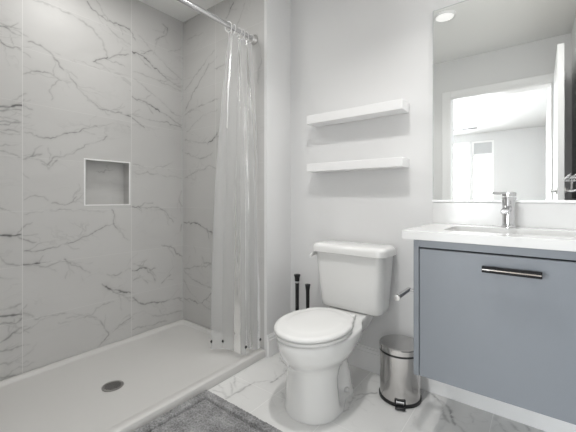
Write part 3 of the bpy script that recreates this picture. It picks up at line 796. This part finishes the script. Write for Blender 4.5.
# ------------------------------------------------------------------ pedal bin
BXc, BYc, BR = -0.572, 1.690, 0.100
bin_ = thing('pedal_bin', 'small brushed steel pedal bin standing beside the vanity', 'bin', (BXc, BYc, 0))
MB().lathe([(0.0, 0.001), (BR, 0.001), (BR + 0.004, 0.003), (BR + 0.004, 0.015), (BR - 0.002, 0.018)], (BXc, BYc, 0), 56, cap0=False).build('base_ring', M['black'], bin_)
MB().lathe([(BR - 0.001, 0.0135), (BR - 0.001, 0.2380)], (BXc, BYc, 0), 64).build('body', M['steel'], bin_)
MB().lathe([(BR - 0.004, 0.2380), (BR + 0.0015, 0.2385), (BR + 0.0015, 0.2485), (BR - 0.004, 0.2490)], (BXc, BYc, 0), 56).build('gasket', M['black'], bin_)
lidb = MB().lathe([(BR - 0.002, 0.2488), (BR + 0.0025, 0.2490), (BR + 0.0025, 0.272), (BR - 0.000, 0.2755), (BR - 0.005, 0.2770)], (BXc, BYc, 0), 64, cap0=True, cap1=False).build('lid_rim', M['steel'], bin_)
MB().lathe([(BR - 0.005, 0.2768), (BR * 0.7, 0.2805), (BR * 0.3, 0.2825), (0.0, 0.283)], (BXc, BYc, 0), 64, cap0=False, cap1=False).build('lid_top', M['steel_lid'], lidb)
pdv = Vector((0.330, -0.944, 0)); psd = Vector((0.944, 0.330, 0)); pc = Vector((BXc, BYc, 0))
def obox(a0, a1, b0, b1, z0, z1):
    v = [tuple(pc + psd * a + pdv * b + Vector((0, 0, z))) for a in (a0, a1) for b in (b0, b1) for z in (z0, z1)]
    return MB().add(v, [(0, 1, 3, 2), (4, 6, 7, 5), (0, 4, 5, 1), (2, 3, 7, 6), (0, 2, 6, 4), (1, 5, 7, 3)])
ped = obox(-0.024, 0.024, BR - 0.003, BR + 0.030, 0.006, 0.014).build('pedal', M['black'], bin_, smooth=0, bevel=0.002)
obox(-0.026, 0.026, BR - 0.004, BR + 0.004, 0.0145, 0.040).build('pedal_slot', M['black'], bin_, smooth=0, bevel=0.001)
obox(-0.019, 0.019, BR + 0.0, BR + 0.008, 0.019, 0.034).build('pedal_arm', M['chrome'], ped, smooth=0, bevel=0.002)

# ------------------------------------------------------------------ vanity
VX0, VX1, VY0, VZ0, VZ1 = -0.401, 0.212, 1.345, 0.316, 0.854
van = thing('vanity_cabinet', 'blue-grey wall-hung vanity cabinet with one deep drawer', 'vanity', (-0.1, 1.6, VZ0))
ds = 0.023   # frame width around the drawer
c_ = MB().box(VX0, VX0 + 0.0205, VY0, Y_BACK - 0.001, VZ0, VZ1).box(VX1 - 0.0205, VX1, VY0, Y_BACK - 0.001, VZ0, VZ1)
c_.box(VX0 + 0.0205, VX1 - 0.0205, VY0, VY0 + 0.02, 0.8265, VZ1).box(VX0 + 0.0205, VX1 - 0.0205, Y_BACK - 0.02, Y_BACK - 0.001, VZ0, VZ1)
c_.box(VX0 + 0.0205, VX1 - 0.0205, VY0 + 0.03, Y_BACK - 0.02, VZ0 + 0.002, VZ0 + 0.02)
carc = c_.build('carcass', M['vanity'], van, smooth=0, bevel=0.001)
MB().box(VX0 + 0.021, VX1 - 0.021, VY0 + 0.022, VY0 + 0.026, VZ0 + 0.02, VZ1 - 0.004).build('gap_shadow_strip', M['dark_metal'], carc, smooth=0)
dw = MB().box(VX0 + 0.0225, VX1 - 0.0225, VY0 + 0.002, VY0 + 0.021, VZ0 + 0.001, 0.8205).build('drawer', M['vanity'], van, smooth=0, bevel=0.0015)
hx0, hx1, hz = -0.160, 0.006, 0.774
hd = MB().box(hx0, hx1, VY0 - 0.040, VY0 - 0.024, hz - 0.0105, hz + 0.0105).build('handle', M['dark_metal'], dw, smooth=0, bevel=0.0015)
MB().box(hx0 + 0.028, hx0 + 0.040, VY0 - 0.0245, VY0 + 0.0025, hz - 0.006, hz + 0.006).build('handle_post', M['dark_metal'], hd, smooth=0, bevel=0.001)
MB().box(hx1 - 0.040, hx1 - 0.028, VY0 - 0.0245, VY0 + 0.0025, hz - 0.006, hz + 0.006).build('handle_post', M['dark_metal'], hd, smooth=0, bevel=0.001)
MB().box(hx0 + 0.002, hx1 - 0.002, VY0 - 0.0408, VY0 - 0.0398, hz - 0.0019, hz + 0.0019).build('handle_inlay', M['chrome'], hd, smooth=0)

# worktop with a rectangular cut-out, basin hung below it
CX0, CX1, CY0, CZ0, CZ1 = -0.445, 0.213, 1.335, 0.855, 0.889
SX0, SX1, SY0, SY1 = -0.318, 0.118, 1.448, 1.705
oc = ((SX0 + SX1) / 2, (SY0 + SY1) / 2); ow = ((SX1 - SX0) / 2, (SY1 - SY0) / 2)
n4 = 6
def rect_ring(x0, x1, y0, y1, z, ref):
    out = []
    for px, py, _ in ref:
        dx, dy = px - oc[0], py - oc[1]
        ks = []
        if dx > 1e-9: ks.append((x1 - oc[0]) / dx)
        if dx < -1e-9: ks.append((x0 - oc[0]) / dx)
        if dy > 1e-9: ks.append((y1 - oc[1]) / dy)
        if dy < -1e-9: ks.append((y0 - oc[1]) / dy)
        k = min(ks); out.append((oc[0] + dx * k, oc[1] + dy * k, z))
    return out
hole_ring = rrect(oc[0], oc[1], ow[0], ow[1], 0.03, CZ1, n4)
# corner rays so that the slab's corners are exact
extra = []
for cx_, cy_ in ((CX1, Y_BACK - 0.001), (CX0, Y_BACK - 0.001), (CX0, CY0), (CX1, CY0)):
    k = min(abs(ow[0] / (cx_ - oc[0])), abs(ow[1] / (cy_ - oc[1])))
    extra.append((oc[0] + (cx_ - oc[0]) * k, oc[1] + (cy_ - oc[1]) * k, CZ1))
hole_ring = sorted(hole_ring + extra, key=lambda p: math.atan2(p[1] - oc[1], p[0] - oc[0]))
rt = rect_ring(CX0, CX1, CY0, Y_BACK - 0.001, CZ1, hole_ring)
lo = lambda rg, z: [(p[0], p[1], z) for p in rg]
sl = MB().loft([lo(hole_ring, CZ0), hole_ring, rt, lo(rt, CZ0), lo(hole_ring, CZ0)], False, False)
tag(sl.build('countertop', M['quartz'], smooth=0, bevel=0.0015), 'white quartz countertop with a rectangular sink cut-out on the blue-grey vanity', 'countertop')
sink = thing('sink', 'white rectangular undermount sink sunk into the quartz countertop', 'sink', (oc[0], oc[1], 0.72))
srs = [rrect(oc[0], oc[1], ow[0] + 0.018, ow[1] + 0.018, 0.04, 0.8535, n4), rrect(oc[0], oc[1], ow[0] + 0.003, ow[1] + 0.003, 0.032, 0.8535, n4), rrect(oc[0], oc[1], ow[0] - 0.004, ow[1] - 0.004, 0.035, 0.80, n4), rrect(oc[0], oc[1], ow[0] - 0.018, ow[1] - 0.018, 0.05, 0.752, n4),
       rrect(oc[0], oc[1], ow[0] - 0.06, ow[1] - 0.05, 0.06, 0.741, n4), rrect(oc[0], oc[1], 0.022, 0.022, 0.0218, 0.738, n4)]
srs += [rrect(oc[0], oc[1], 0.022, 0.022, 0.0218, 0.728, n4), rrect(oc[0], oc[1], ow[0] - 0.05, ow[1] - 0.04, 0.06, 0.730, n4), rrect(oc[0], oc[1], ow[0] + 0.004, ow[1] + 0.004, 0.05, 0.75, n4), rrect(oc[0], oc[1], ow[0] + 0.012, ow[1] + 0.012, 0.04, 0.84, n4), srs[0]]
MB().loft(srs, False, False).build('basin', M['porcelain'], sink, smooth=50)
MB().lathe([(0.0, 0.7375), (0.0215, 0.7375), (0.021, 0.742), (0.012, 0.745), (0.0, 0.7455)], (oc[0], oc[1], 0), 24, cap0=False, cap1=False).build('drain_plug', M['chrome'], sink)
tag(MB().box(CX0, CX1, Y_BACK - 0.019, Y_BACK - 0.001, CZ1, 0.998).build('backsplash', M['quartz'], smooth=0, bevel=0.0015), 'white quartz backsplash strip between countertop and mirror', 'backsplash')

# faucet
FX, FY = -0.112, 1.765
fa = thing('faucet', 'chrome single-lever basin faucet standing behind the sink', 'faucet', (FX, FY, CZ1))
MB().lathe([(0.0, 0.0), (0.029, 0.0), (0.029, 0.004), (0.026, 0.0075)], (FX, FY, CZ1), 32, cap0=False).build('base', M['chrome'], fa)
MB().lathe([(0.024, 0.0065), (0.024, 0.132), (0.0225, 0.135), (0.0, 0.136)], (FX, FY, CZ1), 36, cap0=False, cap1=False).build('body', M['chrome'], fa)
MB().loft([[(FX + a * 0.0145, FY - 0.010 , 0.975 + b * 0.012) for a, b in ((-1, -1), (1, -1), (1, 1), (-1, 1))],
           [(FX - 0.006 + a * 0.0145, FY - 0.110, 0.962 + b * 0.0095) for a, b in ((-1, -1), (1, -1), (1, 1), (-1, 1))]]).build('spout', M['chrome'], fa, smooth=0, bevel=0.003)
lv = MB().lathe([(0.0, 0.0), (0.0235, 0.0), (0.0235, 0.017), (0.0215, 0.0195), (0.0, 0.020)], (FX, FY, CZ1 + 0.1385), 32, cap0=False, cap1=False).build('lever', M['chrome'], fa)
ld = Vector((-0.80, -0.60, 0)); ls = Vector((0.60, -0.80, 0)); lc = Vector((FX, FY, CZ1 + 0.152))
MB().loft([[tuple(lc + ls * (w_ * a) + ld * t_ + Vector((0, 0, b * 0.0045 + dz))) for a, b in ((-1, -1), (1, -1), (1, 1), (-1, 1))] for t_, w_, dz in ((0.010, 0.016, 0), (0.045, 0.015, 0.001), (0.082, 0.013, 0.001))]).build('blade', M['chrome'], lv, smooth=0, bevel=0.0015)

# toilet roll holder on the vanity's left side
tp = thing('toilet_roll_holder', 'empty chrome toilet roll bar fixed to the left side of the vanity', 'toilet roll holder', (VX0, 1.50, 0.604))
MB().lathe([(0.022, -0.0005), (0.022, -0.006), (0.018, -0.008)], (VX0, 1.505, 0.606), 24, 'x').build('mount', M['chrome'], tp)
pts = [(VX0 - 0.006, 1.505, 0.606), (VX0 - 0.060, 1.505, 0.606)]
MB().tube(pts, 0.0075, 14).build('post', M['chrome'], tp)
MB().lathe([(0.0, 1.514), (0.0105, 1.514), (0.0105, 1.362)], (VX0 - 0.070, 0, 0.606), 18, 'y', cap0=False).build('bar', M['chrome'], tp)
MB().lathe([(0.0, 1.350), (0.0130, 1.351), (0.0130, 1.362), (0.0, 1.3625)], (VX0 - 0.070, 0, 0.606), 18, 'y', False, False).build('end_cap', M['nickel'], tp)

# mirror
mi = thing('wall_mirror', 'large frameless rectangular mirror on the wall above the sink', 'mirror', (-0.12, Y_BACK, 1.008))
MB().box(-0.4445, 0.212, Y_BACK - 0.0065, Y_BACK - 0.0012, 1.011, 2.0).build('glass', M['mirror'], mi, smooth=0)
MB().box(-0.4465, 0.213, Y_BACK - 0.024, Y_BACK - 0.0011, 0.9995, 1.011).build('bottom_channel', M['trim'], mi, smooth=0)
ed = MB().box(-0.4475, -0.4448, Y_BACK - 0.0072, Y_BACK - 0.0011, 1.011, 2.002).box(-0.4448, 0.212, Y_BACK - 0.0072, Y_BACK - 0.0011, 2.0, 2.003)
ed.build('polished_edge', M['edge'], mi, smooth=0)

# towel rack on the right wall (its end shows in the mirror)
tr = thing('towel_rack', 'chrome two-tier towel rack on the right wall, glimpsed at the mirror edge', 'towel rack', (X_RIGHT, 1.30, 1.02))
for yy in (1.06, 1.50):
    MB().lathe([(0.022, -0.0006), (0.022, -0.008), (0.012, -0.012)], (X_RIGHT, yy, 1.125), 20, 'x').build('mount', M['chrome'], tr)
    MB().tube([(X_RIGHT - 0.010, yy, 1.125), (0.120, yy, 1.125)], 0.007, 10).build('bracket', M['chrome'], tr)
    MB().tube([(0.150, yy, 1.122), (0.150, yy, 1.062)], 0.005, 10).build('hanger', M['chrome'], tr)
for xx in (0.120, 0.145, 0.170):
    MB().lathe([(0.006, 1.03), (0.006, 1.53)], (xx, 0, 1.137), 12, 'y').build('shelf_bar', M['chrome'], tr)
MB().lathe([(0.007, 1.03), (0.007, 1.53)], (0.150, 0, 1.060), 12, 'y').build('towel_bar', M['chrome'], tr)

# ceiling lamp (seen in the mirror)
def ceiling_light(x, y, label):
    cl = thing('ceiling_light', label, 'ceiling light', (x, y, CEIL))
    MB().lathe([(0.082, -0.0005), (0.082, -0.008), (0.074, -0.013), (0.066, -0.013), (0.064, -0.009)], (x, y, CEIL), 44).build('trim_ring', M['white_plastic'], cl)
    MB().lathe([(0.064, -0.0095), (0.055, -0.0125), (0.0, -0.0135)], (x, y, CEIL), 44, cap0=False, cap1=False).build('diffuser', M['lamp'], cl)
ll = area_light('ceiling_lamp_light', (-0.59, 0.89, CEIL - 0.016), (0, 0, 0), 0.12, 0.12, 5.5, (1.0, 0.985, 0.96), 'DISK')
ll.data.spread = R(125)
ceiling_light(-0.59, 0.89, 'round white flush ceiling light reflected in the mirror corner')

# added housings for the two fill lights, out of view above
sl_ = thing('shower_fill_fixture', 'wide round fill light added on the ceiling over the shower tray, out of view', 'ceiling light', (-1.72, 0.80, CEIL))
MB().lathe([(0.205, -0.0005), (0.205, -0.020), (0.190, -0.028), (0.184, -0.022)], (-1.72, 0.80, CEIL), 48).build('trim_ring', M['white_plastic'], sl_)
MB().lathe([(0.184, -0.0225), (0.150, -0.0265), (0.0, -0.0275)], (-1.72, 0.80, CEIL), 48, cap0=False, cap1=False).build('diffuser', M['lamp'], sl_)
vl = thing('vanity_fill_fixture', 'horizontal fill light bar added above the mirror, out of view', 'wall light', (-0.12, Y_BACK, 2.22))
MB().box(-0.30, 0.06, Y_BACK - 0.02, Y_BACK - 0.001, 2.19, 2.29).build('back_plate', M['nickel'], vl, smooth=0, bevel=0.002)
MB().box(-0.43, 0.19, Y_BACK - 0.075, Y_BACK - 0.0195, 2.215, 2.275).build('diffuser', M['lamp'], vl, smooth=0, bevel=0.004)

# bedroom ceiling slots
for k, (x0, x1, y_, lab) in enumerate(((-2.2, -0.98, -3.90, 'longer dark slot diffuser in the bedroom ceiling, seen in the mirror'), (-2.0, -1.08, -3.10, 'shorter slot diffuser nearer the doorway in the bedroom ceiling'))):
    cv = thing('slot_diffuser', lab, 'air vent', ((x0 + x1) / 2, y_, CEIL))
    frame_m = MB().box(x0, x1, y_ - 0.10, y_ - 0.08, CEIL - 0.008, CEIL - 0.0005).box(x0, x1, y_ + 0.08, y_ + 0.10, CEIL - 0.008, CEIL - 0.0005).box(x0, x0 + 0.02, y_ - 0.08, y_ + 0.08, CEIL - 0.008, CEIL - 0.0005).box(x1 - 0.02, x1, y_ - 0.08, y_ + 0.08, CEIL - 0.008, CEIL - 0.0005)
    frame_m.build('frame', M['white_plastic'], cv, smooth=0)
    MB().box(x0 + 0.02, x1 - 0.02, y_ - 0.08, y_ + 0.08, CEIL - 0.003, CEIL - 0.0008).build('slot', M['dark_metal'] if k == 0 else M['blind'], cv, smooth=0)

# ------------------------------------------------------------------ bath mat
mx0, mx1, my0, my1 = -1.388, -0.86, 0.30, 1.108
mm = MB(); nx, ny = 180, 270
vs_, fs_ = [], []
for i in range(nx + 1):
    for k in range(ny + 1):
        x_ = mx0 + (mx1 - mx0) * i / nx; y_ = my0 + (my1 - my0) * k / ny
        dedge = min(x_ - mx0, mx1 - x_, y_ - my0, my1 - y_)
        hgt = 0.023 * min(1, (dedge / 0.012)) ** 0.5 if dedge > 0 else 0.0
        gro = math.exp(-((dedge - 0.060) / 0.0058) ** 2)
        hgt = hgt * (1 - 0.93 * gro)
        hgt += (noise.noise(Vector((x_ * 95, y_ * 95, 0))) * 0.0035 + noise.noise(Vector((x_ * 40, y_ * 40, 5))) * 0.003) * min(1, dedge / 0.01) * (1 - 0.8 * gro)
        vs_.append((x_, y_, max(0.001, hgt)))
for i in range(nx):
    for k in range(ny):
        a = i * (ny + 1) + k; fs_.append((a, a + ny + 1, a + ny + 2, a + 1))
mm.add(vs_, fs_)
mato = tag(mm.build('bath_mat', M['chenille'], smooth=180), 'fluffy grey bath mat with stitched border on the marble floor beside the shower tray', 'bath mat')
